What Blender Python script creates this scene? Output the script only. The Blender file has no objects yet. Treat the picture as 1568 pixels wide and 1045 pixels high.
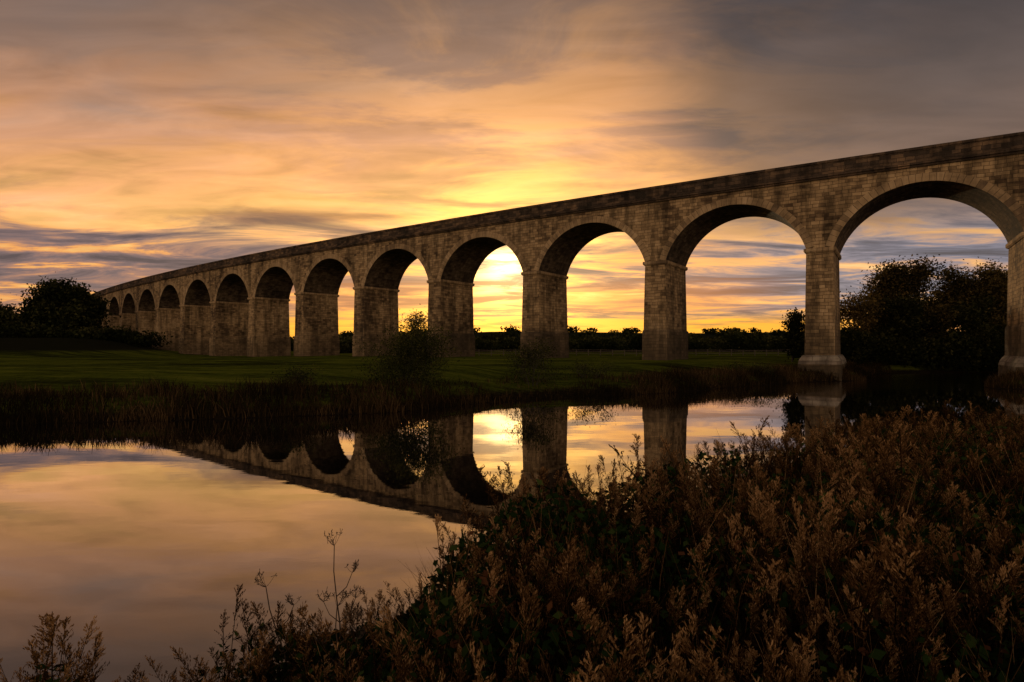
import bpy, math
import numpy as np
from mathutils import Vector
rng = np.random.default_rng(11)
F=920.0; HZ=532.0; CAMZ=4.1

# ------------------------------------------------------------------ helpers
def lin(r,g,b):
    o=[]
    for c in (r,g,b):
        c/=255.0
        o.append(c/12.92 if c<=0.04045 else ((c+0.055)/1.055)**2.4)
    return (o[0],o[1],o[2],1.0)
def sm(x):
    x=np.clip(x,0,1); return x*x*(3-2*x)
scene=bpy.context.scene
def link(o,parent=None):
    scene.collection.objects.link(o)
    if parent: o.parent=parent
    return o
def empty(name):
    e=bpy.data.objects.new(name,None); e.empty_display_size=0.5
    return link(e)
def mesh_obj(name,V,Q,mat,uv=None,tint=None,parent=None,smooth=False):
    V=np.asarray(V,dtype=np.float32); Q=np.asarray(Q,dtype=np.int32)
    me=bpy.data.meshes.new(name)
    me.vertices.add(len(V)); me.vertices.foreach_set("co",V.ravel())
    n=len(Q)
    me.loops.add(4*n); me.loops.foreach_set("vertex_index",Q.ravel())
    me.polygons.add(n); me.polygons.foreach_set("loop_start",np.arange(n,dtype=np.int32)*4)
    if uv is not None:
        l=me.uv_layers.new(name="UVMap"); l.data.foreach_set("uv",np.asarray(uv,dtype=np.float32).ravel())
    if tint is not None:
        a=me.attributes.new("tint",'FLOAT','FACE'); a.data.foreach_set("value",np.asarray(tint,dtype=np.float32))
    me.polygons.foreach_set("use_smooth",np.full(n,smooth,dtype=bool))
    me.update(calc_edges=True)
    me.materials.append(mat)
    return link(bpy.data.objects.new(name,me),parent)

class G:  # tiny node graph helper
    def __init__(s,nt): s.nt=nt; s.n=nt.nodes; s.l=nt.links
    def node(s,t,**k):
        x=s.n.new(t)
        for a,b in k.items(): setattr(x,a,b)
        return x
    def put(s,sock,v):
        if isinstance(v,bpy.types.NodeSocket): s.l.new(v,sock)
        elif v is not None: sock.default_value=v
    def m(s,op,a,b=None,c=None,clamp=False):
        x=s.node('ShaderNodeMath',operation=op,use_clamp=clamp)
        s.put(x.inputs[0],a); s.put(x.inputs[1],b); s.put(x.inputs[2],c)
        return x.outputs[0]
    def ss(s,v,a,b):
        x=s.node('ShaderNodeMapRange',interpolation_type='SMOOTHSTEP')
        s.put(x.inputs[0],v); x.inputs[1].default_value=a; x.inputs[2].default_value=b
        return x.outputs[0]
    def mix(s,f,a,b,bt='MIX'):
        x=s.node('ShaderNodeMix',data_type='RGBA',blend_type=bt)
        s.put(x.inputs[0],f); s.put(x.inputs[6],a); s.put(x.inputs[7],b)
        return x.outputs[2]
    def ramp(s,v,st,interp='LINEAR'):
        x=s.node('ShaderNodeValToRGB'); x.color_ramp.interpolation=interp
        e=x.color_ramp.elements
        while len(e)<len(st): e.new(0.5)
        for i,(p,c) in enumerate(st):
            e[i].position=p; e[i].color=c if len(c)==4 else (*c,1)
        s.put(x.inputs[0],v); return x.outputs[0]
    def noise(s,vec,scale,detail=4,rough=0.55,dist=0.0,out='Fac'):
        x=s.node('ShaderNodeTexNoise'); s.put(x.inputs['Vector'],vec)
        x.inputs['Scale'].default_value=scale; x.inputs['Detail'].default_value=detail
        x.inputs['Roughness'].default_value=rough; x.inputs['Distortion'].default_value=dist
        return x.outputs[out]
    def comb(s,a,b,c):
        x=s.node('ShaderNodeCombineXYZ'); s.put(x.inputs[0],a); s.put(x.inputs[1],b); s.put(x.inputs[2],c); return x.outputs[0]
    def vm(s,op,a,b=None,sc=None):
        x=s.node('ShaderNodeVectorMath',operation=op); s.put(x.inputs[0],a); s.put(x.inputs[1],b)
        if sc is not None: s.put(x.inputs['Scale'],sc)
        return x.outputs[0]
    def map(s,v,loc=(0,0,0),rot=0.0,scale=(1,1,1)):
        x=s.node('ShaderNodeMapping'); x.inputs['Location'].default_value=loc; x.inputs['Rotation'].default_value=(0,0,math.radians(rot)); x.inputs['Scale'].default_value=scale
        s.put(x.inputs[0],v); return x.outputs[0]
    def bump(s,h,st,d):
        x=s.node('ShaderNodeBump'); s.put(x.inputs['Height'],h)
        x.inputs['Strength'].default_value=st; x.inputs['Distance'].default_value=d; return x.outputs[0]
def newmat(name):
    m=bpy.data.materials.new(name); m.use_nodes=True; m.node_tree.nodes.clear()
    g=G(m.node_tree); out=g.node('ShaderNodeOutputMaterial'); return m,g,out
def g3(v): return (v,v,v,1)

# ------------------------------------------------------------------ materials
def stone_mat(name,bw,rh,cols,stain=0.5,offset=0.5,damp=False):
    m,g,out=newmat(name)
    uv=g.node('ShaderNodeUVMap').outputs[0]
    pos=g.node('ShaderNodeNewGeometry').outputs['Position']
    wv=g.vm('SCALE',g.vm('SUBTRACT',g.noise(uv,0.55,2,0.5,out='Color'),(0.5,0.5,0.5)),sc=0.30)
    uvw=g.vm('ADD',uv,wv)
    br=g.node('ShaderNodeTexBrick'); br.offset=offset; br.squash=1.0 if offset==0 else 0.72; br.squash_frequency=3
    g.put(br.inputs['Vector'],uvw)
    br.inputs['Color1'].default_value=g3(0.0); br.inputs['Color2'].default_value=g3(1.0); br.inputs['Mortar'].default_value=g3(0.35)
    br.inputs['Scale'].default_value=1; br.inputs['Mortar Size'].default_value=0.024; br.inputs['Mortar Smooth'].default_value=0.3
    br.inputs['Brick Width'].default_value=bw; br.inputs['Row Height'].default_value=rh
    n1=g.noise(pos,0.16,3,0.6); n2=g.noise(pos,1.3,5,0.7)
    n3=g.noise(g.map(pos,scale=(0.9,0.9,0.12)),0.9,4,0.65)
    n4=g.noise(g.map(uv,scale=(0.5,2.0,1)),0.9,2,0.5)
    t=g.m('ADD',g.m('MULTIPLY',br.outputs['Color'],0.40),g.m('ADD',g.m('ADD',g.m('MULTIPLY',n2,0.42),g.m('MULTIPLY',g.m('SUBTRACT',n4,0.42),0.5)),g.m('MULTIPLY',g.m('SUBTRACT',n1,0.5),1.3)))
    c=g.ramp(t,[(0.12,cols[0]),(0.40,cols[1]),(0.60,cols[2]),(0.9,cols[3])])
    st=g.ramp(n3,[(0.38,g3(1-stain)),(0.56,g3(1))])
    c=g.mix(1.0,c,st,'MULTIPLY')
    c=g.mix(g.m('MULTIPLY',br.outputs['Fac'],0.7),c,(0.05,0.037,0.024,1))
    if damp:   # dark damp and algae rising from the ground
        sz=g.node('ShaderNodeSeparateXYZ'); g.put(sz.inputs[0],pos)
        dm=g.m('SUBTRACT',1.0,g.ss(g.m('ADD',sz.outputs[2],g.m('MULTIPLY',g.m('SUBTRACT',n1,0.5),7.0)),3.5,10.5))
        c=g.mix(g.m('MULTIPLY',dm,0.62),c,(0.055,0.042,0.026,1))
    h=g.m('ADD',g.m('MULTIPLY',br.outputs['Fac'],-1.0),g.m('MULTIPLY',n2,0.9))
    p=g.node('ShaderNodeBsdfPrincipled'); g.put(p.inputs['Base Color'],c); p.inputs['Roughness'].default_value=0.9
    p.inputs['Specular IOR Level'].default_value=0.2
    g.put(p.inputs['Normal'],g.bump(h,0.8,0.08))
    g.l.new(p.outputs[0],out.inputs[0]); return m
M_stone=stone_mat('coursed_sandstone',1.0,0.42,[(0.10,0.064,0.036),(0.31,0.212,0.112),(0.45,0.312,0.165),(0.58,0.42,0.24)],0.58,damp=True)
M_ring=stone_mat('voussoir_sandstone',0.62,1.3,[(0.17,0.117,0.07),(0.38,0.265,0.145),(0.47,0.335,0.19),(0.58,0.42,0.255)],0.35,0.0)
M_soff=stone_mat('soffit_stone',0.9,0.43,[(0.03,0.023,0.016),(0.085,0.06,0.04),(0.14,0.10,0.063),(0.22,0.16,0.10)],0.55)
M_plinth=stone_mat('plinth_stone',1.1,0.45,[(0.05,0.036,0.023),(0.16,0.113,0.066),(0.25,0.176,0.10),(0.36,0.26,0.155)],0.5,damp=True)
M_par=stone_mat('sooty_parapet_stone',1.2,0.45,[(0.03,0.024,0.018),(0.075,0.053,0.038),(0.15,0.10,0.063),(0.30,0.19,0.105)],0.55)
M_foot=stone_mat('pale_footing_stone',1.6,0.6,[(0.12,0.1,0.08),(0.22,0.18,0.14),(0.3,0.26,0.2),(0.4,0.34,0.27)],0.45)

def leaf_mat(name,stops,trans=0.3):
    m,g,out=newmat(name)
    a=g.node('ShaderNodeAttribute'); a.attribute_name='tint'
    c=g.ramp(a.outputs['Fac'],stops)
    d=g.node('ShaderNodeBsdfDiffuse'); g.put(d.inputs[0],c)
    if trans>0:
        t=g.node('ShaderNodeBsdfTranslucent'); g.put(t.inputs[0],c)
        mx=g.node('ShaderNodeMixShader'); mx.inputs[0].default_value=trans
        g.l.new(d.outputs[0],mx.inputs[1]); g.l.new(t.outputs[0],mx.inputs[2]); g.l.new(mx.outputs[0],out.inputs[0])
    else: g.l.new(d.outputs[0],out.inputs[0])
    return m
M_plume=leaf_mat('dry_plume',[(0,(0.010,0.007,0.004)),(0.4,(0.045,0.024,0.010)),(0.72,(0.18,0.094,0.036)),(1,(0.46,0.28,0.13))],0.35)
M_bramble=leaf_mat('bramble_leaf',[(0,(0.005,0.010,0.004)),(0.55,(0.018,0.036,0.009)),(0.88,(0.050,0.078,0.020)),(1,(0.13,0.055,0.025))],0.15)
M_litter=leaf_mat('dead_stalks',[(0,(0.008,0.006,0.004)),(0.5,(0.028,0.018,0.010)),(1,(0.09,0.055,0.026))],0.0)
M_reed=leaf_mat('bank_grass',[(0,(0.010,0.008,0.004)),(0.5,(0.030,0.022,0.009)),(0.8,(0.080,0.047,0.020)),(1,(0.15,0.092,0.042))],0.2)
M_leafd=leaf_mat('dark_foliage',[(0,(0.006,0.008,0.004)),(0.6,(0.022,0.026,0.009)),(1,(0.060,0.056,0.020))],0.0)
M_leafa=leaf_mat('autumn_foliage',[(0,(0.015,0.015,0.006)),(0.5,(0.065,0.054,0.018)),(1,(0.21,0.14,0.045))],0.25)
M_leafg=leaf_mat('willow_foliage',[(0,(0.012,0.015,0.005)),(0.6,(0.036,0.044,0.012)),(1,(0.10,0.090,0.025))],0.35)
def simple(name,c,rough=0.9):
    m,g,out=newmat(name)
    pos=g.node('ShaderNodeNewGeometry').outputs['Position']
    n=g.noise(pos,6,5,0.7)
    cc=g.ramp(n,[(0.3,tuple(x*0.55 for x in c)),(0.7,tuple(x*1.3 for x in c))])
    p=g.node('ShaderNodeBsdfPrincipled'); g.put(p.inputs['Base Color'],cc); p.inputs['Roughness'].default_value=rough
    g.l.new(p.outputs[0],out.inputs[0]); return m
M_bark=simple('bark',(0.045,0.035,0.025)); M_wood=simple('weathered_wood',(0.12,0.095,0.07)); M_stalk=simple('dry_stalk',(0.07,0.045,0.028))

# ------------------------------------------------------------------ terrain
RIV=np.array([(-300,8),(-60,31),(-27,31.7),(-19,33.5),(-12.7,35.5),(-7.3,37.5),(-3.8,42),(0.8,45.4),(6.6,50),(11,51.5),(16.6,55.5),(20,59),(30.5,67.4),(36,71),(42,73),(46.5,77),(49,84),(56,92),(70,97),(100,100),(260,112),
 (260,95),(120,84),(80,78),(62,71),(54,66.5),(49,62.5),(47.5,59.5),(52,56),(62,51),(66,43),(58,36),(45,31),(30,27),(20,24),(12,19.5),(6,15.2),(2.5,11.6),(-0.5,9),(-2.6,6.9),(-4.6,5.3),(-8,3.4),(-30,-8),(-300,-60)],float)
def river_sd(X,Y):
    sh=X.shape; x=X.ravel(); y=Y.ravel()
    d=np.full(x.shape,1e18); ins=np.zeros(x.shape,bool)
    n=len(RIV)
    for i in range(n):
        ax,ay=RIV[i]; bx,by=RIV[(i+1)%n]
        ex,ey=bx-ax,by-ay
        t=np.clip(((x-ax)*ex+(y-ay)*ey)/(ex*ex+ey*ey),0,1)
        d=np.minimum(d,(x-ax-t*ex)**2+(y-ay-t*ey)**2)
        c=((ay>y)!=(by>y))
        with np.errstate(divide='ignore',invalid='ignore'):
            xi=ex*(y-ay)/(ey if ey!=0 else 1e-9)+ax
        ins^=(c&(x<xi))
    d=np.sqrt(d); return np.where(ins,-d,d).reshape(sh)
def wob(x,y,f,s=0.0):
    return (np.sin(x*f+1.3*np.sin(y*f*0.7+s)+s)+np.sin(y*f*1.13+1.7*np.sin(x*f*0.61+2*s)+3.1*s)+0.6*np.sin((x+y)*f*1.9+s*5))/2.6
def nearside(X,Y):
    return Y<np.interp(X,[-300,-30,0,12,25,45,60,80,120],[-20,12,22,33,46,52,47,46,46])
def height(X,Y,sd=None):
    if sd is None: sd=river_sd(X,Y)
    sd2=sd+0.35*wob(X,Y,1.1,0.4)*np.clip(sd/2+1,0,1)
    near=nearside(X,Y)
    w=np.exp(-((X-2)/7)**2)
    far_h=1.15*sm(sd2/(2.4+5*w))+1.15*sm((sd2-2-3*w)/11)
    far_h=far_h-0.55*sm((-X-30)/40)*sm((sd2-10)/30)
    amp=np.interp(Y,[2,5,9,14,20,27],[1.35,1.58,1.5,1.2,0.85,0.6])-0.5*sm((0.5-X)/2.5)
    near_h=amp*sm(0.12+sd2/2.6)+1.25*sm((0.6-Y)/2.5)
    h=np.where(near,near_h,far_h)
    h=np.where(sd<0,-1.6*sm(-sd/4)-0.02,np.maximum(h*np.clip(sd/0.3,0,1),0.02*np.minimum(sd,1)))
    h=h+np.where(sd>3,0.09*wob(X,Y,0.45)+0.04*wob(X,Y,1.9,1.0),0)
    h=h+4.9*np.exp(-((X+128)/27)**4-((Y-160)/28)**2)
    h=h+13*np.exp(-((X+215)/35)**2-((Y-345)/60)**2)+18*np.exp(-((X-125)/16)**2-((Y-35)/14)**2)
    hill=sm((Y-420)/700)*(24+6*np.sin(X*0.0031+0.6)+3*np.sin(X*0.009+2))
    return h+np.where(sd>0,hill,0)
u=np.linspace(-7.0,7.0,560)
gx=6*np.sinh(u); gy=12+6*np.sinh(u)
X,Y=np.meshgrid(gx,gy); Z=height(X,Y)
V=np.stack([X.ravel(),Y.ravel(),Z.ravel()],1)
nx=len(gx); ii,jj=np.meshgrid(np.arange(nx-1),np.arange(nx-1)); a=(jj*nx+ii).ravel()
Q=np.stack([a,a+1,a+1+nx,a+nx],1)
m,g,out=newmat('meadow_and_bank')
pos=g.node('ShaderNodeNewGeometry').outputs['Position']
sp=g.node('ShaderNodeSeparateXYZ'); g.put(sp.inputs[0],pos)
n1=g.noise(g.map(pos,rot=7,scale=(0.12,1.0,1.0)),0.42,6,0.72); n2=g.noise(pos,2.2,5,0.75); n3=g.noise(g.map(pos,scale=(0.5,1,1)),0.07,3,0.5)
t=g.m('ADD',g.m('MULTIPLY',n1,0.80),g.m('ADD',g.m('MULTIPLY',n2,0.25),g.m('MULTIPLY',n3,0.35)))
cg=g.ramp(t,[(0.55,(0.014,0.015,0.005)),(0.65,(0.038,0.047,0.007)),(0.73,(0.080,0.098,0.010)),(0.86,(0.14,0.145,0.020))])
cm=g.ramp(n2,[(0.3,(0.008,0.006,0.004)),(0.7,(0.028,0.020,0.012))])
f=g.m('MULTIPLY',g.ss(g.m('ADD',sp.outputs[2],g.m('MULTIPLY',g.m('SUBTRACT',n2,0.5),0.6)),0.30,0.75),g.ss(sp.outputs[1],26,34))
c=g.mix(f,cm,cg)
mound=g.m('MULTIPLY',g.ss(sp.outputs[2],2.7,3.6),g.ss(sp.outputs[1],90,120))
c=g.mix(mound,c,(0.016,0.016,0.008,1))
far=g.ss(sp.outputs[1],260,500)
c=g.mix(far,c,(0.016,0.019,0.012,1))
p=g.node('ShaderNodeBsdfPrincipled'); g.put(p.inputs['Base Color'],c); p.inputs['Roughness'].default_value=0.95; p.inputs['Specular IOR Level'].default_value=0.0
g.put(p.inputs['Normal'],g.bump(g.m('ADD',n2,n1),0.9,0.25)); g.l.new(p.outputs[0],out.inputs[0])
mesh_obj('ground',V,Q,m,smooth=True)

# water
m,g,out=newmat('river_water')
pos=g.node('ShaderNodeNewGeometry').outputs['Position']
sp=g.node('ShaderNodeSeparateXYZ'); g.put(sp.inputs[0],pos)
mv=g.map(pos,scale=(0.5,1.0,1.0))
w1=g.noise(mv,0.8,2,0.5); w2=g.noise(mv,5,3,0.6)
rip=g.m('MULTIPLY',g.ss(sp.outputs[1],52,66),g.ss(sp.outputs[0],14,34))
hh=g.m('ADD',g.m('MULTIPLY',w1,0.6),g.m('MULTIPLY',w2,g.m('ADD',0.07,g.m('MULTIPLY',rip,4.5))))
nb=g.bump(hh,0.12,0.03)
gl=g.node('ShaderNodeBsdfGlossy'); gl.inputs['Roughness'].default_value=0.012; gl.inputs['Color'].default_value=(0.95,0.94,0.95,1); g.put(gl.inputs['Normal'],nb)
df=g.node('ShaderNodeBsdfDiffuse'); df.inputs[0].default_value=(0.007,0.006,0.006,1)
lw=g.node('ShaderNodeFresnel'); lw.inputs[0].default_value=1.33
fr=g.m('ADD',0.17,g.m('MULTIPLY',lw.outputs[0],1.15),clamp=True)
mx=g.node('ShaderNodeMixShader'); g.put(mx.inputs[0],fr); g.l.new(df.outputs[0],mx.inputs[1]); g.l.new(gl.outputs[0],mx.inputs[2]); g.l.new(mx.outputs[0],out.inputs[0])
mesh_obj('river_water',[(-310,-70,0),(280,-70,0),(280,120,0),(-310,120,0)],[(0,1,2,3)],m)

# ------------------------------------------------------------------ viaduct : fit the arc
xo=np.array([1232,990,804,658,543,452,379,320,273,237,207,185,168],float)
to=np.array([250,290,322,345,362,378,391,402,411,418,424,431,439],float)
KK=np.arange(13)
def arc(p,s):
    X1,D1,th,ka,pi=p
    a=math.radians(th); k=math.radians(ka)/pi
    return X1-(np.sin(a+k*s)-np.sin(a))/k, D1-(np.cos(a+k*s)-np.cos(a))/k
def res(p):
    x,y=arc(p,KK*p[4])
    r1=784+F*x/y-xo; r2=(HZ-F*22.9/y-to)*0.6
    return np.concatenate([r1,r2,[(p[2]-34.5)*4,(p[4]-20.9)*20]])
p=np.array([36.3,74.6,34.0,1.1,20.9])
for it in range(30):
    r=res(p); J=np.zeros((len(r),5))
    for j in range(5):
        q=p.copy(); q[j]+=1e-4; J[:,j]=(res(q)-r)/1e-4
    p=p-np.linalg.lstsq(J,r,rcond=None)[0]*0.8
print('FIT',p,np.round(res(p),1))
PA=p; PITCH=float(p[4])
kap=math.radians(p[3])/PITCH
def P(s,n,z):
    x,y=arc(PA,s); a=math.radians(PA[2])+kap*s
    return (float(x+math.sin(a)*n),float(y+math.cos(a)*n),z)
W=9.0; T=3.05; ZI=16.3; RISE=6.7; ZTOP=27.0
half=(PITCH-T)/2; R=(half**2+RISE**2)/(2*RISE); ZC=ZI+RISE-R; PH=math.asin(half/R); RT=0.95
class Acc:
    def __init__(s): s.V=[];s.Q=[];s.U=[]
    def quad(s,pts,uvs):
        b=len(s.V); s.V+=pts; s.Q.append((b,b+1,b+2,b+3)); s.U+=uvs
    def face(s,c,uvs):
        s.quad([P(*q) for q in c],uvs)
    def frustum(s,sc,h0,n00,n01,z0,h1,n10,n11,z1,cap=True):
        A=[(sc-h0,n00,z0),(sc+h0,n00,z0),(sc+h0,n01,z0),(sc-h0,n01,z0)]
        B=[(sc-h1,n10,z1),(sc+h1,n10,z1),(sc+h1,n11,z1),(sc-h1,n11,z1)]
        off=[0,0.3,0.1,0.5]
        for i in range(4):
            j=(i+1)%4
            ux=(lambda q:q[0]) if i%2==0 else (lambda q:q[1]+off[i])
            s.face([A[i],A[j],B[j],B[i]],[(ux(A[i]),z0),(ux(A[j]),z0),(ux(B[j]),z1),(ux(B[i]),z1)])
        if cap: s.face(B,[(q[0],q[1]) for q in B])
    def strip(s,s0,s1,n0,n1,z0,z1,N):
        ss_=np.linspace(s0,s1,N+1)
        for a,b in zip(ss_[:-1],ss_[1:]):
            a=float(a);b=float(b)
            s.face([(a,n0,z0),(b,n0,z0),(b,n0,z1),(a,n0,z1)],[(a,z0),(b,z0),(b,z1),(a,z1)])
            s.face([(a,n1,z0),(b,n1,z0),(b,n1,z1),(a,n1,z1)],[(a,z0),(b,z0),(b,z1),(a,z1)])
            s.face([(a,n0,z1),(b,n0,z1),(b,n1,z1),(a,n1,z1)],[(a,n0),(b,n0),(b,n1),(a,n1)])
            s.face([(a,n0,z0),(b,n0,z0),(b,n1,z0),(a,n1,z0)],[(a,n0),(b,n0),(b,n1),(a,n1)])
stone=Acc(); ring=Acc(); soff=Acc(); par=Acc(); plinth=Acc(); foot=Acc()
K0,K1=-3,19
for k in range(K0,K1+1):
    sc=k*PITCH-T/2; h=T/2
    stone.frustum(sc,h+0.16,-0.16,W+0.16,(3.0 if k in(0,) else 6.6),h,0,W,ZI-0.35,cap=False)
    if k!=0:
        A_=plinth if k<4 else stone
        A_.frustum(sc,h+0.36,-0.36,W+0.36,-1.5,h+0.30,-0.30,W+0.30,6.3)
        A_.frustum(sc,h+0.30,-0.30,W+0.30,6.302,h+0.17,-0.17,W+0.17,6.62)
    ring.frustum(sc,h+0.10,-0.10,W+0.10,ZI-0.50,h+0.26,-0.26,W+0.26,ZI-0.32,cap=False)
    ring.frustum(sc,h+0.26,-0.26,W+0.26,ZI-0.32,h+0.26,-0.26,W+0.26,ZI+0.05)
    if k in (0,-1):
        plinth.frustum(sc,h+0.95,-0.95,W+0.95,-1.6,h+0.85,-0.85,W+0.85,2.0)
        foot.frustum(sc,h+0.85,-0.85,W+0.85,2.002,h+0.75,-0.75,W+0.75,2.5)
        foot.frustum(sc,h+0.75,-0.75,W+0.75,2.502,h+0.38,-0.38,W+0.38,3.1)
    if k==K1: continue
    ca=sc+PITCH/2; M=38
    ph=np.linspace(-PH,PH,M+1)
    si=[float(ca+R*math.sin(q)) for q in ph]; zi=[float(ZC+R*math.cos(q)) for q in ph]
    se=[float(ca+(R+RT)*math.sin(q)) for q in ph]; ze=[float(ZC+(R+RT)*math.cos(q)) for q in ph]
    for i in range(M):
        au,bu=i*0.62,(i+1)*0.62
        for n0 in (-0.07,W+0.07):
            ring.face([(si[i],n0,zi[i]),(si[i+1],n0,zi[i+1]),(se[i+1],n0,ze[i+1]),(se[i],n0,ze[i])],[(au,.15),(bu,.15),(bu,1.1),(au,1.1)])
            nn=0.02 if n0<0 else W-0.02
            ring.face([(se[i],n0,ze[i]),(se[i+1],n0,ze[i+1]),(se[i+1],nn,ze[i+1]),(se[i],nn,ze[i])],[(au,.2),(bu,.2),(bu,.3),(au,.3)])
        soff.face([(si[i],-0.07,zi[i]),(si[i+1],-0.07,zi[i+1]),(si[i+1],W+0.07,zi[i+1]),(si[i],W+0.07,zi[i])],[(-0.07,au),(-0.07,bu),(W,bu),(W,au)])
        for n0 in (0.0,W):
            stone.face([(se[i],n0,ze[i]),(se[i+1],n0,ze[i+1]),(se[i+1],n0,25.0),(se[i],n0,25.0)],[(se[i],ze[i]),(se[i+1],ze[i+1]),(se[i+1],25.0),(se[i],25.0)])
    for n0 in (0.0,W):
        for (a,b) in ((ca-PITCH/2,se[0]),(se[-1],ca+PITCH/2)):
            stone.face([(a,n0,ZI),(b,n0,ZI),(b,n0,25.0),(a,n0,25.0)],[(a,ZI),(b,ZI),(b,25.0),(a,25.0)])
        for i in (0,-1):
            a,b=si[i],se[i]
            stone.face([(a,n0,ZI),(b,n0,ZI),(b,n0,ze[i]),(a,n0,zi[i]+0.001)],[(a,ZI),(b,ZI),(b,ze[i]),(a,zi[i])])
sA=K0*PITCH-T/2; sB=K1*PITCH-T/2; NS=(K1-K0)*5
par.strip(sA,sB,-0.22,0.5,24.72,24.98,NS); par.strip(sA,sB,W-0.5,W+0.22,24.72,24.98,NS)
par.strip(sA,sB,-0.42,0.5,24.982,25.38,NS); par.strip(sA,sB,W-0.5,W+0.42,24.982,25.38,NS)
par.strip(sA,sB,-0.04,0.46,25.382,26.70,NS); par.strip(sA,sB,W-0.46,W+0.04,25.382,26.70,NS)
par.strip(sA,sB,-0.16,0.58,26.702,ZTOP,NS); par.strip(sA,sB,W-0.58,W+0.16,26.702,ZTOP,NS)
par.strip(sA,sB,0.5,W-0.5,24.99,25.3,NS)
par.frustum(-PITCH-T/2-0.4,0.8,-0.34,0.9,25.384,0.8,-0.34,0.9,27.5)
stone.frustum(sA-7,7,-0.02,W+0.02,-1,7,-0.02,W+0.02,24.7)
stone.frustum(sB+14,14,-0.02,W+0.02,-1,14,-0.02,W+0.02,24.7)
vd=empty('stone_railway_viaduct')
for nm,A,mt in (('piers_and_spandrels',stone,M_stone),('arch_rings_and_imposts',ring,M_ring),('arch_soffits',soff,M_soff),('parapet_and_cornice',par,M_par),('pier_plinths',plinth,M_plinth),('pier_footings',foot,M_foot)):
    mesh_obj(nm,A.V,A.Q,mt,uv=A.U,parent=vd)

# ------------------------------------------------------------------ vegetation helpers
def leaves(C,size,tint,aspect=0.55,up=0.0):
    n=len(C); size=np.broadcast_to(size,(n,))
    a=rng.normal(size=(n,3)); a[:,2]+=up; a/=np.linalg.norm(a,axis=1)[:,None]
    b=rng.normal(size=(n,3)); b-=a*np.sum(a*b,1)[:,None]; b/=np.linalg.norm(b,axis=1)[:,None]
    s=size[:,None]
    V=np.stack([C-a*s,C+b*s*aspect,C+a*s,C-b*s*aspect],1).reshape(-1,3)
    return V,np.arange(4*n).reshape(n,4),tint
def blades(C,h,w,lean,tint):
    n=len(C); an=rng.uniform(0,2*np.pi,n); wd=np.stack([np.cos(an),np.sin(an),np.zeros(n)],1)*w[:,None]/2
    la=rng.uniform(0,2*np.pi,n); l=np.stack([np.cos(la),np.sin(la),np.zeros(n)],1)*(lean*h)[:,None]
    up=np.zeros((n,3)); up[:,2]=h
    m1=C+up*0.55+l*0.3; t=C+up*0.97+l
    V=np.stack([C-wd,C+wd,m1+wd*0.8,m1-wd*0.8,t+wd*0.15,t-wd*0.15],1).reshape(-1,3)
    b=np.arange(n)*6
    Q=np.concatenate([np.stack([b,b+1,b+2,b+3],1),np.stack([b+3,b+2,b+4,b+5],1)])
    return V,Q,np.concatenate([tint,tint])
def tube(pts,rad,sides=5):
    pts=np.asarray(pts,float); n=len(pts); d=np.gradient(pts,axis=0); d/=np.linalg.norm(d,axis=1)[:,None]+1e-9
    ref=np.array([0.3,0.9,0.2]); a=np.cross(d,ref); a/=np.linalg.norm(a,axis=1)[:,None]+1e-9; b=np.cross(d,a)
    an=np.arange(sides)*2*np.pi/sides
    V=(pts[:,None,:]+np.asarray(rad)[:,None,None]*(np.cos(an)[None,:,None]*a[:,None,:]+np.sin(an)[None,:,None]*b[:,None,:])).reshape(-1,3)
    Q=[]
    for i in range(n-1):
        for j in range(sides):
            k=(j+1)%sides; Q.append((i*sides+j,i*sides+k,(i+1)*sides+k,(i+1)*sides+j))
    return V,np.array(Q)
class Mg:
    def __init__(s): s.v=[];s.q=[];s.t=[];s.n=0
    def add(s,V,Q,t=None):
        s.v.append(V); s.q.append(np.asarray(Q)+s.n); s.n+=len(V); s.t.append(np.full(len(Q),0.5) if t is None else t)
    def obj(s,name,mat,parent=None):
        return mesh_obj(name,np.concatenate(s.v),np.concatenate(s.q),mat,tint=np.concatenate(s.t),parent=parent)
def hgt(x,y): return float(height(np.array([x],float),np.array([y],float))[0])
def grow(mg,tips,p0,d,L,r,lev,spread,upb):
    n=5; pts=[np.array(p0,float)]; dd=np.array(d,float)
    for i in range(n-1):
        dd=dd+rng.normal(size=3)*0.13+np.array([0,0,upb*0.12]); dd/=np.linalg.norm(dd)
        pts.append(pts[-1]+dd*L/(n-1))
    mg.add(*tube(pts,np.linspace(r,r*0.5,n),5 if lev>1 else 3))
    if lev<=1: tips.append(pts[-1]); tips.append(pts[2])
    if lev==0: return
    nb=rng.integers(3,5)
    for b in range(nb):
        i=rng.integers(1,n) if b else n-1
        q=rng.normal(size=3); q-=dd*np.dot(q,dd); q/=np.linalg.norm(q)
        nd=dd*(1-spread*0.4)+q*spread; nd[2]+=upb*0.15; nd/=np.linalg.norm(nd)
        grow(mg,tips,pts[i],nd,L*rng.uniform(0.58,0.8),r*0.5,lev-1,spread,upb)
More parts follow.
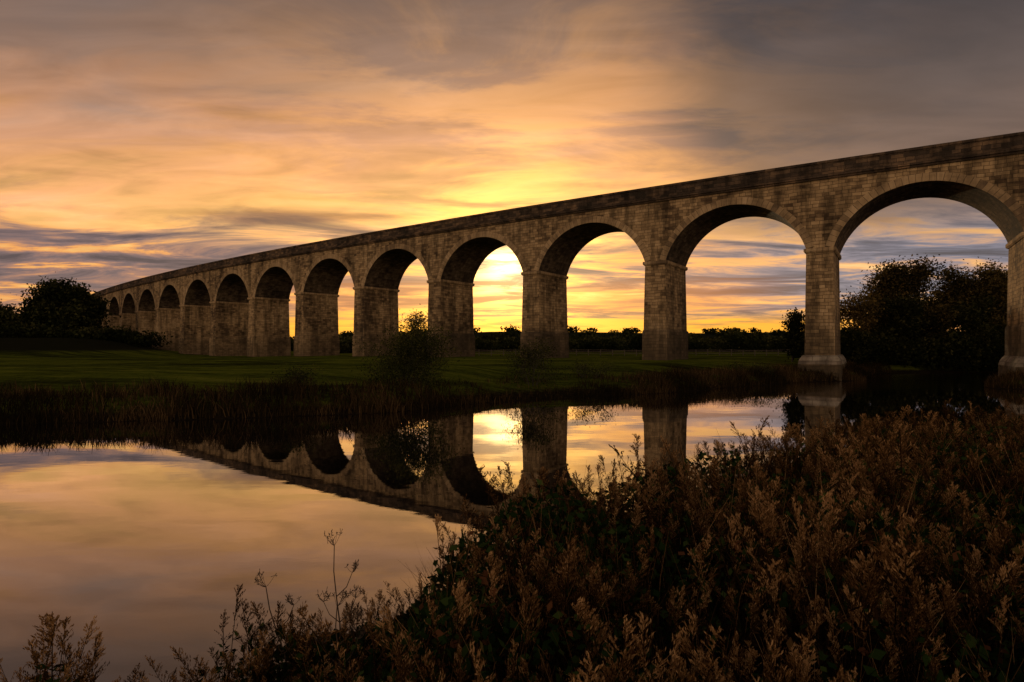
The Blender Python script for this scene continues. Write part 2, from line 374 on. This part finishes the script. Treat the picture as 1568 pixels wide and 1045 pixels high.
def tree(name,x,y,H,wid,nleaf,ls,mat,lev=3,multi=1,upb=1.0,clump=0.075,tb=0.0,low=0.25,skirt=0.0):
    z=hgt(x,y)-0.2; e=empty(name); mg=Mg(); tips=[]
    for i in range(multi):
        a=rng.uniform(0,6.28); sp=0.0 if multi==1 else rng.uniform(0.25,0.7)
        d=np.array([math.cos(a)*sp,math.sin(a)*sp,1.0]); d/=np.linalg.norm(d)
        grow(mg,tips,(x+math.cos(a)*sp*0.5,y+math.sin(a)*sp*0.5,z),d,H*0.40,H*0.022/(multi**0.5),lev,0.75,upb)
    tips=np.array(tips)
    top=tips[:,2].max()-z; sz=H*0.95/top
    rr=np.percentile(np.hypot(tips[:,0]-x,tips[:,1]-y),95); sx=wid*0.46/rr
    sc=np.array([sx,sx,sz]); o=np.array([x,y,z])
    mg.v=[(v-o)*sc+o for v in mg.v]; tips=(tips-o)*sc+o
    tips=tips[tips[:,2]>z+H*low*0.6]
    if skirt>0:   # leafy suckers round the base of a bush
        ns=int(len(tips)*skirt); a=rng.uniform(0,6.28,ns); r_=np.sqrt(rng.random(ns))*wid*0.42
        tips=np.concatenate([tips,np.stack([x+np.cos(a)*r_,y+np.sin(a)*r_,z+rng.uniform(0.08,0.4,ns)*H],1)])
    mg.obj('trunk_and_limbs',M_bark,e)
    nc=len(tips); ct=rng.uniform(0.1,0.8,nc)
    ck=rng.integers(0,nc,nleaf); sg=H*clump*rng.uniform(0.6,1.5,nc)
    off=rng.normal(size=(nleaf,3))*sg[ck][:,None]*np.array([1,1,0.75])
    C=tips[ck]+off; C[:,2]=np.maximum(C[:,2],z+0.2)
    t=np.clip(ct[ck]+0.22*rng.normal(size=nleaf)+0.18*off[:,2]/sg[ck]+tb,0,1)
    V,Q,t=leaves(C,ls*rng.uniform(0.6,1.3,nleaf),t)
    mesh_obj('crown_foliage',V,Q,mat,tint=t,parent=e)
    return e
def at(px,D): return ((px-784)*D/F,D)

for px,D,ty,wd,mt,nl,tb in ((1308,101,448,6,M_leafa,3500,.25),(1336,106,424,7,M_leafa,8000,.15),(1402,104,398,9,M_leafa,13000,0),(1450,110,415,10,M_leafa,14000,-.05),(1497,107,411,9,M_leafa,13000,0),(1540,112,420,10,M_leafa,13000,-.1),(1590,106,405,12,M_leafa,10000,0),(1375,100,446,8,M_leafd,11000,.1),(1430,102,462,10,M_leafa,11000,-.15),(1480,102,455,9,M_leafd,11000,.15),(1530,103,460,9,M_leafa,9000,-.1)):
    x,y=at(px,D); tree('riverside_tree',x,y,(HZ-ty)*D/F+CAMZ-1.5,wd,nl,0.24,mt,low=0.05,clump=0.06,tb=tb)
x,y=at(1213,86); tree('riverside_tree',x,y,7.4,4.2,5000,0.2,M_leafd,low=0.1)
x,y=at(1303,90); tree('riverside_shrub',x,y,6.5,6,5000,0.2,M_leafd,multi=3,low=0.0)
for px,D,ty,wd,nl in ((45,188,452,17,14000),(82,192,440,18,16000),(112,186,433,15,16000),(136,196,444,14,14000),(12,190,480,17,11000),(-40,188,460,18,7000)):
    x,y=at(px,D); tree('broadleaf_tree',x,y,(HZ-ty)*D/F+CAMZ-hgt(x,y),wd,nl,0.5,M_leafd,low=0.0)
x,y=at(641,172); tree('thin_autumn_tree',x,y,13,9,1500,0.28,M_leafa,tb=0.3)
x,y=at(620,44.5); tree('willow_bush',x,y,5.4,6.4,15000,0.075,M_leafg,multi=10,lev=3,low=0.0,clump=0.075,skirt=0.5)
x,y=at(815,52); tree('willow_bush',x,y,4.5,5.0,4200,0.075,M_leafg,multi=8,lev=3,low=0.0,clump=0.085,skirt=0.3)
for px,D,h_,w_,n_ in ((462,40,1.7,2.8,1300),(905,56,1.9,4.5,1300),(1150,68,1.6,5,1500)):
    x,y=at(px,D); tree('bank_shrub',x,y,h_,w_,n_,0.075,M_leafg,multi=7,lev=2,low=0.0,clump=0.16,skirt=0.3)

CC=[];TT=[];SS=[]
def wood(x0,x1,D0,D1,n,h0,h1,ls,per,wf=(0.35,0.6)):
    for i in range(n):
        px=rng.uniform(x0,x1); D=rng.uniform(D0,D1); x,y=at(px,D)
        h=rng.uniform(h0,h1); w=h*rng.uniform(*wf); gz=hgt(x,y)
        q=rng.normal(size=(per,3)); q/=np.linalg.norm(q,axis=1)[:,None]; q*=rng.uniform(0.5,1.05,per)[:,None]
        q+=0.15*rng.normal(size=(per,3))
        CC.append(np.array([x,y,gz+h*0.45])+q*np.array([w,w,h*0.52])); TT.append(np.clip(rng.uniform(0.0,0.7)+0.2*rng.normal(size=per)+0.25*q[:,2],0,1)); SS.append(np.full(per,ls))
wood(860,1240,205,250,46,3.5,6.5,0.5,420,(0.5,0.9))
wood(520,880,230,270,34,3.5,6.0,0.5,380,(0.5,0.9))
wood(200,1500,330,420,130,5,8,0.8,260,(0.7,1.3))
wood(-200,1700,560,1000,260,7,11,1.8,110,(0.8,1.6))
wood(-60,240,165,185,40,3.0,5.5,0.4,350,(0.6,1.0))
wood(-400,150,205,290,60,9,15,0.7,350)
wood(1285,1600,98,101,34,3.0,6.0,0.26,700,(0.5,0.8))
C=np.concatenate(CC); V,Q,t=leaves(C,np.concatenate(SS)*rng.uniform(0.6,1.3,len(C)),np.concatenate(TT),0.8)
mesh_obj('distant_woodland',V,Q,M_leafd,tint=t)

mg=Mg()
fx=np.arange(-20,75,2.6); fy=128+0.05*fx
pz=[hgt(a,b) for a,b in zip(fx,fy)]
for a,b,z in zip(fx,fy,pz):
    mg.add(*tube([(a,b,z-0.3),(a,b,z+1.3)],[0.1,0.1],4))
for hh_ in (0.45,0.8,1.15):
    mg.add(*tube([(a,b-0.12,z+hh_) for a,b,z in zip(fx,fy,pz)],[0.06]*len(fx),4))
mg.obj('wooden_fence',M_wood)

def sample_far(n,d0,d1,x0=-75,x1=60):
    out_=[]; tot=0
    while tot<n:
        Xs=rng.uniform(x0,x1,n*3); Ys=rng.uniform(28,96,n*3); sd=river_sd(Xs,Ys)
        ok=(sd>d0)&(sd<d1)&(~nearside(Xs,Ys))&(rng.random(n*3)<np.exp(-np.maximum(sd-d1*0.4,0)/(d1*0.3)))
        q=np.stack([Xs[ok],Ys[ok],sd[ok]],1); out_.append(q); tot+=len(q)
    return np.concatenate(out_)[:n]
q=sample_far(70000,0.05,6.5)
lowz=np.exp(-((q[:,0]-2)/6.5)**2)*(q[:,2]<5)
keep=(rng.random(len(q))>lowz*0.8)&(rng.random(len(q))<0.6+0.6*wob(q[:,0],q[:,1],1.1,0.3)+np.clip(2.2-q[:,2],0,1)); q=q[keep]
z=height(q[:,0],q[:,1]); h=rng.uniform(0.4,1.15,len(q))*(0.82+0.5*wob(q[:,0],q[:,1],0.8,2)+0.4*wob(q[:,0],q[:,1],2.3,1))*(1-0.5*lowz[keep])
h=np.clip(h,0.14,1.7)*np.clip(1.25-q[:,2]/9,0.5,1)
t=np.clip(0.44+0.36*wob(q[:,0],q[:,1],0.6,1)+0.24*rng.normal(size=len(q)),0,1)
V,Q,t=blades(np.stack([q[:,0],q[:,1],z-0.05],1),h,np.full(len(q),0.045),rng.uniform(0.05,0.6,len(q)),t)
mesh_obj('bank_long_grass',V,Q,M_reed,tint=t)

# ------------------------------------------------------------------ foreground near bank
def sample_near(n,ymax=30,k=6.0):
    out_=[];tot=0
    while tot<n:
        Ys=rng.uniform(1.5,ymax,n*4); Xs=rng.uniform(-1,1,n*4)*ymax*0.95
        ok=(np.abs(Xs)<0.92*Ys+1.2)&(rng.random(n*4)<1/(1+(Ys/k)**1.3))
        Xs=Xs[ok];Ys=Ys[ok]; sd=river_sd(Xs,Ys)
        ok=(sd>0.0)&nearside(Xs,Ys)
        qq=np.stack([Xs[ok],Ys[ok],sd[ok]],1); out_.append(qq); tot+=len(qq)
    return np.concatenate(out_)[:n]
def plume_template(seed):
    r=np.random.default_rng(seed); Vs=[];Qs=[];Ts=[];n=0
    bend=r.uniform(-0.2,0.2,2)
    def stem(t): return np.array([bend[0]*t*t,bend[1]*t*t,t])
    V,Q=tube([stem(t) for t in (0,0.35,0.7,1.0)],[0.005,0.004,0.003,0.0015],3); Vs.append(V);Qs.append(Q);Ts.append(np.full(len(Q),0.2)); n+=len(V)
    nb=24; c=[];ax=[]; droop=r.uniform(-np.pi,np.pi); t0=r.uniform(0.66,0.78)
    for i in range(nb):
        t=r.uniform(t0,1.0); L=(1.05-t)*r.uniform(0.35,0.55)+0.035; an=droop+r.normal()*1.1
        d=np.array([math.cos(an),math.sin(an),r.uniform(1.4,3.0)]); d/=np.linalg.norm(d)
        for j in range(11):
            f=(j+1)/11; pnt=stem(t)+d*L*f+np.array([0,0,-0.35*L*f*f])+r.normal(size=3)*0.003
            c.append(pnt); ax.append(d+r.normal(size=3)*0.3)
    c=np.array(c);a=np.array(ax);a/=np.linalg.norm(a,axis=1)[:,None]
    b=r.normal(size=a.shape); b-=a*np.sum(a*b,1)[:,None]; b/=np.linalg.norm(b,axis=1)[:,None]
    s=r.uniform(0.007,0.015,len(c))[:,None]
    V=np.stack([c-a*s,c+b*s*0.28,c+a*s,c-b*s*0.28],1).reshape(-1,3)
    Vs.append(V);Qs.append(np.arange(len(V)).reshape(-1,4)+n);Ts.append(np.clip(r.normal(0.64,0.16,len(c))+1.6*(c[:,2]-0.90),0,1)); n+=len(V)
    m_=22; t=r.uniform(0.15,0.75,m_); an=r.uniform(0,6.28,m_)
    base=np.array([stem(q) for q in t]); d=np.stack([np.cos(an),np.sin(an),r.uniform(-0.9,0.6,m_)],1)*r.uniform(0.04,0.09,m_)[:,None]
    w=np.stack([-np.sin(an),np.cos(an),r.normal(size=m_)*0.6],1)*0.008
    V=np.stack([base,base+d*0.5+w,base+d,base+d*0.5-w],1).reshape(-1,3)
    Vs.append(V);Qs.append(np.arange(len(V)).reshape(-1,4)+n);Ts.append(r.uniform(0.0,0.3,m_))
    return np.concatenate(Vs),np.concatenate(Qs),np.concatenate(Ts)
TPL=[plume_template(s) for s in range(9)]
def scatter(name,q,hs,tn,mat):
    mg=Mg(); z=height(q[:,0],q[:,1]); idx=rng.integers(0,len(TPL),len(q))
    for ti,(V,Q,T_) in enumerate(TPL):
        s_=np.where(idx==ti)[0]
        if not len(s_): continue
        an=rng.uniform(0,6.28,len(s_)); c,s=np.cos(an),np.sin(an); H=hs[s_]
        lx=rng.normal(size=len(s_))*0.18; ly=rng.normal(size=len(s_))*0.18
        wdt=H*rng.uniform(0.8,1.2,len(s_))
        x=(V[None,:,0]*c[:,None]-V[None,:,1]*s[:,None])*wdt[:,None]+lx[:,None]*V[None,:,2]*H[:,None]
        y=(V[None,:,0]*s[:,None]+V[None,:,1]*c[:,None])*wdt[:,None]+ly[:,None]*V[None,:,2]*H[:,None]
        zz=V[None,:,2]*H[:,None]
        W_=np.stack([x+q[s_,0][:,None],y+q[s_,1][:,None],zz+z[s_][:,None]-0.03],2).reshape(-1,3)
        QQ=(Q[None]+(np.arange(len(s_))*len(V))[:,None,None]).reshape(-1,4)
        mg.add(W_,QQ,np.clip(T_[None,:]+tn[s_][:,None],0,1).ravel())
    mg.obj(name,mat)
def vegH(x,y,sd):
    H=0.92+0.24*wob(x,y,1.5,3)+0.22*wob(x,y,3.4,1.2)
    H=H*np.where(x<-0.8,0.66,1.0)
    H=H*(1-0.35*np.exp(-((x+2.9)/0.35)**2))
    H=H+0.75*np.exp(-((x+3.5)/0.28)**2-((y-4.6)/0.5)**2)+0.22*np.exp(-((x+2.2)/0.25)**2-((y-4.8)/0.5)**2)
    return H*np.clip(0.8+sd*0.25,0.8,1)*np.clip(0.35+y/5.5,0.5,1.0)
def patch(x,y): return wob(x,y,1.1,0.7)*0.6+wob(x,y,2.7,2.2)*0.6
q=sample_near(6600)
pat=patch(q[:,0],q[:,1])
q=q[(pat>0.03)|(rng.random(len(q))<0.13)|((q[:,0]<-0.9)&(rng.random(len(q))<0.5))]
ex=np.stack([rng.normal(-3.45,0.2,26),rng.normal(4.6,0.3,26),np.full(26,1.0)],1); q=np.concatenate([q,ex])
print('plumes',len(q))
hs=vegH(*q.T)*rng.uniform(0.66,1.38,len(q))
tn=rng.normal(-0.03,0.16,len(q))+0.20*wob(q[:,0],q[:,1],1.9,4)-0.14*sm((q[:,0]-1)/6)
scatter('dry_goldenrod_plants',q,hs,tn,M_plume)
q=sample_near(66000,30,7.0)
pat=patch(q[:,0],q[:,1]); q=q[(pat<0.10)|(rng.random(len(q))<0.20)]
Hb=vegH(*q.T)*(0.74+0.24*wob(q[:,0],q[:,1],2.3,1.9))
z=height(q[:,0],q[:,1])+Hb*rng.beta(2.4,1.0,len(q))*1.1+0.03
t=np.clip(0.45+0.26*rng.normal(size=len(q))+(rng.random(len(q))<0.04)*0.5,0,1)
V,Q,t=leaves(np.stack([q[:,0],q[:,1],z],1),rng.uniform(0.022,0.050,len(q))*(1+q[:,1]/28),t,0.62)
mesh_obj('bramble_thicket',V,Q,M_bramble,tint=t)
q=sample_near(30000,30,7.0); z=height(q[:,0],q[:,1])
t=np.clip(0.33+0.25*rng.normal(size=len(q)),0,1)
V,Q,t=blades(np.stack([q[:,0],q[:,1],z-0.03],1),rng.uniform(0.25,0.85,len(q))*vegH(*q.T),0.007*(1+q[:,1]/6),rng.uniform(0.1,0.7,len(q)),t)
mesh_obj('dead_grass_understorey',V,Q,M_litter,tint=t)
q=sample_near(5500,30,8.0); q=q[q[:,0]>-1.5]; z=height(q[:,0],q[:,1])
t=np.clip(0.60+0.2*rng.normal(size=len(q)),0,1)
V,Q,t=blades(np.stack([q[:,0],q[:,1],z-0.03],1),rng.uniform(0.8,1.3,len(q))*vegH(*q.T),0.0045*(1+q[:,1]/6),rng.uniform(0.1,0.5,len(q)),t)
mesh_obj('dry_wispy_grass',V,Q,M_plume,tint=t)
def umbel(x,y,H,lean):
    mg=Mg(); z=hgt(x,y)-0.05
    top=np.array([x+lean,y,z+H]); pts=[np.array([x,y,z])*(1-t)+top*t+np.array([0.05*math.sin(t*5),0,0]) for t in np.linspace(0,1,7)]
    mg.add(*tube(pts,np.linspace(0.009,0.004,7),5))
    for b,(f,sg) in enumerate(((1.0,0),(0.72,1),(0.62,-1),(0.5,1))):
        o=pts[-1] if f==1 else pts[int(f*6)]
        e=o if f==1 else o+np.array([sg*0.13,0.04*sg,0.2])
        if f<1: mg.add(*tube([o,(o+e)/2+np.array([sg*0.02,0,-0.02]),e],[0.005,0.004,0.003],4))
        for r_ in range(9):
            a=rng.uniform(0,6.28); L=0.10 if f==1 else 0.06
            e2=e+np.array([math.cos(a)*L*0.8,math.sin(a)*L*0.8,L*rng.uniform(0.5,1.0)])
            mg.add(*tube([e,(e+e2)/2+np.array([0,0,-0.01]),e2],[0.002,0.0018,0.0015],3))
            for w_ in range(5):
                e3=e2+rng.normal(size=3)*0.015+np.array([0,0,0.012]); mg.add(*tube([e2,e3,e3+np.array([0,0,0.005])],[0.001,0.003,0.001],3))
    mg.obj('dead_umbel_stalk',M_stalk)
umbel(-1.58,5.3,1.35,0.06); umbel(-1.85,5.0,1.1,-0.15); umbel(-1.45,4.8,0.95,0.1)

# ------------------------------------------------------------------ sky and light
w=bpy.data.worlds.new("World"); scene.world=w; w.use_nodes=True; w.node_tree.nodes.clear()
g=G(w.node_tree); out=g.node('ShaderNodeOutputWorld')
SE=math.radians(8.0); SAZ=math.radians(-0.8)
sd_=(math.sin(SAZ)*math.cos(SE),math.cos(SAZ)*math.cos(SE),math.sin(SE))
D=g.node('ShaderNodeTexCoord').outputs['Generated']
sp=g.node('ShaderNodeSeparateXYZ'); g.put(sp.inputs[0],D); dx,dy,dz=sp.outputs
zc=g.m('MAXIMUM',dz,0.0)
den=g.m('ADD',zc,0.075)
pv=g.comb(g.m('DIVIDE',dx,den),g.m('DIVIDE',dy,den),0.0)
az=g.m('ARCTAN2',dx,dy)
NA=g.noise(g.map(pv,(0.4,0.3,0),48,(0.6,1.3,1)),1.15,5,0.53,1.1)
ND=g.noise(g.map(pv,(5,2,0),44,(0.9,2.2,1)),2.2,4,0.55,0.8)
NB=g.noise(g.map(pv,(3.1,1.7,0),-8,(0.6,1.25,1)),1.35,7,0.62,0.6)
NC=g.noise(D,1.6,2,0.5)
az2=g.m('MULTIPLY',az,az)
zz=g.m('ADD',g.m('ADD',dz,g.m('MULTIPLY',az2,0.12)),g.m('MULTIPLY',g.m('SUBTRACT',NA,0.5),0.34))
base=g.ramp(zz,[(0.0,lin(255,170,70)),(0.12,lin(226,152,96)),(0.20,lin(255,190,108)),(0.27,lin(248,176,110)),(0.34,lin(208,150,110)),(0.42,lin(154,119,98)),(0.52,lin(108,89,80)),(0.75,lin(80,72,72)),(1.0,lin(74,70,74))])
NAD=g.m('ADD',g.m('MULTIPLY',NA,0.72),g.m('MULTIPLY',ND,0.28))
hi=g.ramp(NAD,[(0.34,g3(0.50)),(0.46,g3(0.84)),(0.55,g3(1.08)),(0.66,g3(1.5))])
base=g.mix(1.0,base,hi,'MULTIPLY')
gr=g.ramp(dz,[(0.1,lin(156,124,100)),(0.22,lin(124,97,80)),(0.34,lin(90,76,70)),(0.5,lin(58,54,58)),(1,lin(56,55,60))])
gr=g.mix(1.0,gr,g.ramp(NAD,[(0.34,g3(0.75)),(0.50,g3(1.0)),(0.66,g3(1.3))]),'MULTIPLY')
mr=g.m('MULTIPLY',g.ss(g.m('ADD',az,g.m('ADD',g.m('MULTIPLY',g.m('SUBTRACT',NA,0.5),0.5),g.m('MULTIPLY',g.m('SUBTRACT',dz,0.25),0.25))),0.16,0.42),g.ss(dz,0.12,0.2))
base=g.mix(mr,base,gr)
lowc=g.ramp(NB,[(0.36,lin(84,68,72)),(0.45,lin(122,98,98)),(0.51,lin(166,120,102)),(0.56,lin(238,160,84)),(0.66,lin(255,208,120))])
blue=g.ramp(NB,[(0.36,lin(86,77,82)),(0.44,lin(108,102,112)),(0.50,lin(132,126,138)),(0.55,lin(188,150,130)),(0.61,lin(244,180,112)),(0.70,lin(255,212,150))])
lowc=g.mix(g.ss(az,0.14,0.5),lowc,blue)
zl=g.m('ADD',g.m('SUBTRACT',dz,g.m('MULTIPLY',g.m('ABSOLUTE',az),0.02)),g.m('MULTIPLY',g.m('SUBTRACT',NB,0.5),0.22))
ml=g.m('SUBTRACT',1.0,g.ss(zl,0.12,0.195))
base=g.mix(ml,base,lowc)
vl=g.m('MULTIPLY',g.m('MULTIPLY',g.ss(dz,0.045,0.065),g.m('SUBTRACT',1.0,g.ss(g.m('ADD',dz,g.m('MULTIPLY',g.m('SUBTRACT',NB,0.5),0.1)),0.085,0.115))),g.m('SUBTRACT',1.0,g.ss(g.m('ABSOLUTE',az),0.25,0.5)))
base=g.mix(g.m('MULTIPLY',vl,0.7),base,lin(196,116,62))
mh=g.m('SUBTRACT',1.0,g.ss(g.m('ADD',dz,g.m('MULTIPLY',g.m('SUBTRACT',NB,0.5),-0.08)),0.036,0.064))
hc=g.mix(g.ss(g.m('ABSOLUTE',az),0.38,0.8),lin(255,172,46),lin(214,150,104))
base=g.mix(mh,base,hc)
dot=g.node('ShaderNodeVectorMath',operation='DOT_PRODUCT'); g.put(dot.inputs[0],D); dot.inputs[1].default_value=sd_
dp=g.m('MAXIMUM',dot.outputs['Value'],0.0)
cl=g.m('ADD',0.2,g.m('MULTIPLY',g.ss(NB,0.42,0.58),1.05))
def addc(base,f,c):
    return g.mix(1.0,base,g.vm('SCALE',c,sc=f),'ADD')
base=addc(base,g.m('MULTIPLY',g.m('POWER',dp,16),cl),(0.46,0.19,0.015))
base=addc(base,g.m('MULTIPLY',g.m('POWER',dp,110),cl),(0.85,0.44,0.05))
base=addc(base,g.m('MULTIPLY',g.m('POWER',dp,1100),cl),(2.4,1.8,0.8))
bk=g.mix(NC,(1.12,0.70,0.40,1),(1.22,0.87,0.56,1))  # unseen sky behind the camera, brightened to light the viaduct front
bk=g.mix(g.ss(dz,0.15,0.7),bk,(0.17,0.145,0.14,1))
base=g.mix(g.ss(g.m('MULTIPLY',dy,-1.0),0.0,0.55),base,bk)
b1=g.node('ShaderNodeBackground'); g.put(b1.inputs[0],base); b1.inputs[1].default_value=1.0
sky=g.node('ShaderNodeTexSky'); sky.sky_type='NISHITA'; sky.sun_disc=False; sky.sun_elevation=SE; sky.sun_rotation=SAZ
b2=g.node('ShaderNodeBackground'); g.put(b2.inputs[0],sky.outputs[0]); b2.inputs[1].default_value=0.006
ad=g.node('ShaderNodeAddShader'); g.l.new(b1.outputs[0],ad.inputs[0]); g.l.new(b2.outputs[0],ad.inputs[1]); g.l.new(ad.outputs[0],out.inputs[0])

L=bpy.data.lights.new('sun','SUN'); L.energy=0.9; L.angle=math.radians(1.2); L.color=(1.0,0.70,0.38)
so=link(bpy.data.objects.new('sun',L))
A2=math.radians(3.1)
so.rotation_euler=Vector((-math.sin(A2)*math.cos(SE),-math.cos(A2)*math.cos(SE),-math.sin(SE))).to_track_quat('-Z','Y').to_euler()

cam=bpy.data.cameras.new('camera'); cam.lens=36*F/1568; cam.sensor_width=36; cam.shift_y=9.5/1568; cam.clip_end=9000; cam.clip_start=0.05
co=link(bpy.data.objects.new('camera',cam)); co.location=(0,0,CAMZ); co.rotation_euler=(math.radians(90),0,0)
scene.camera=co
scene.view_settings.view_transform='Standard'; scene.view_settings.look='None'; scene.view_settings.exposure=0
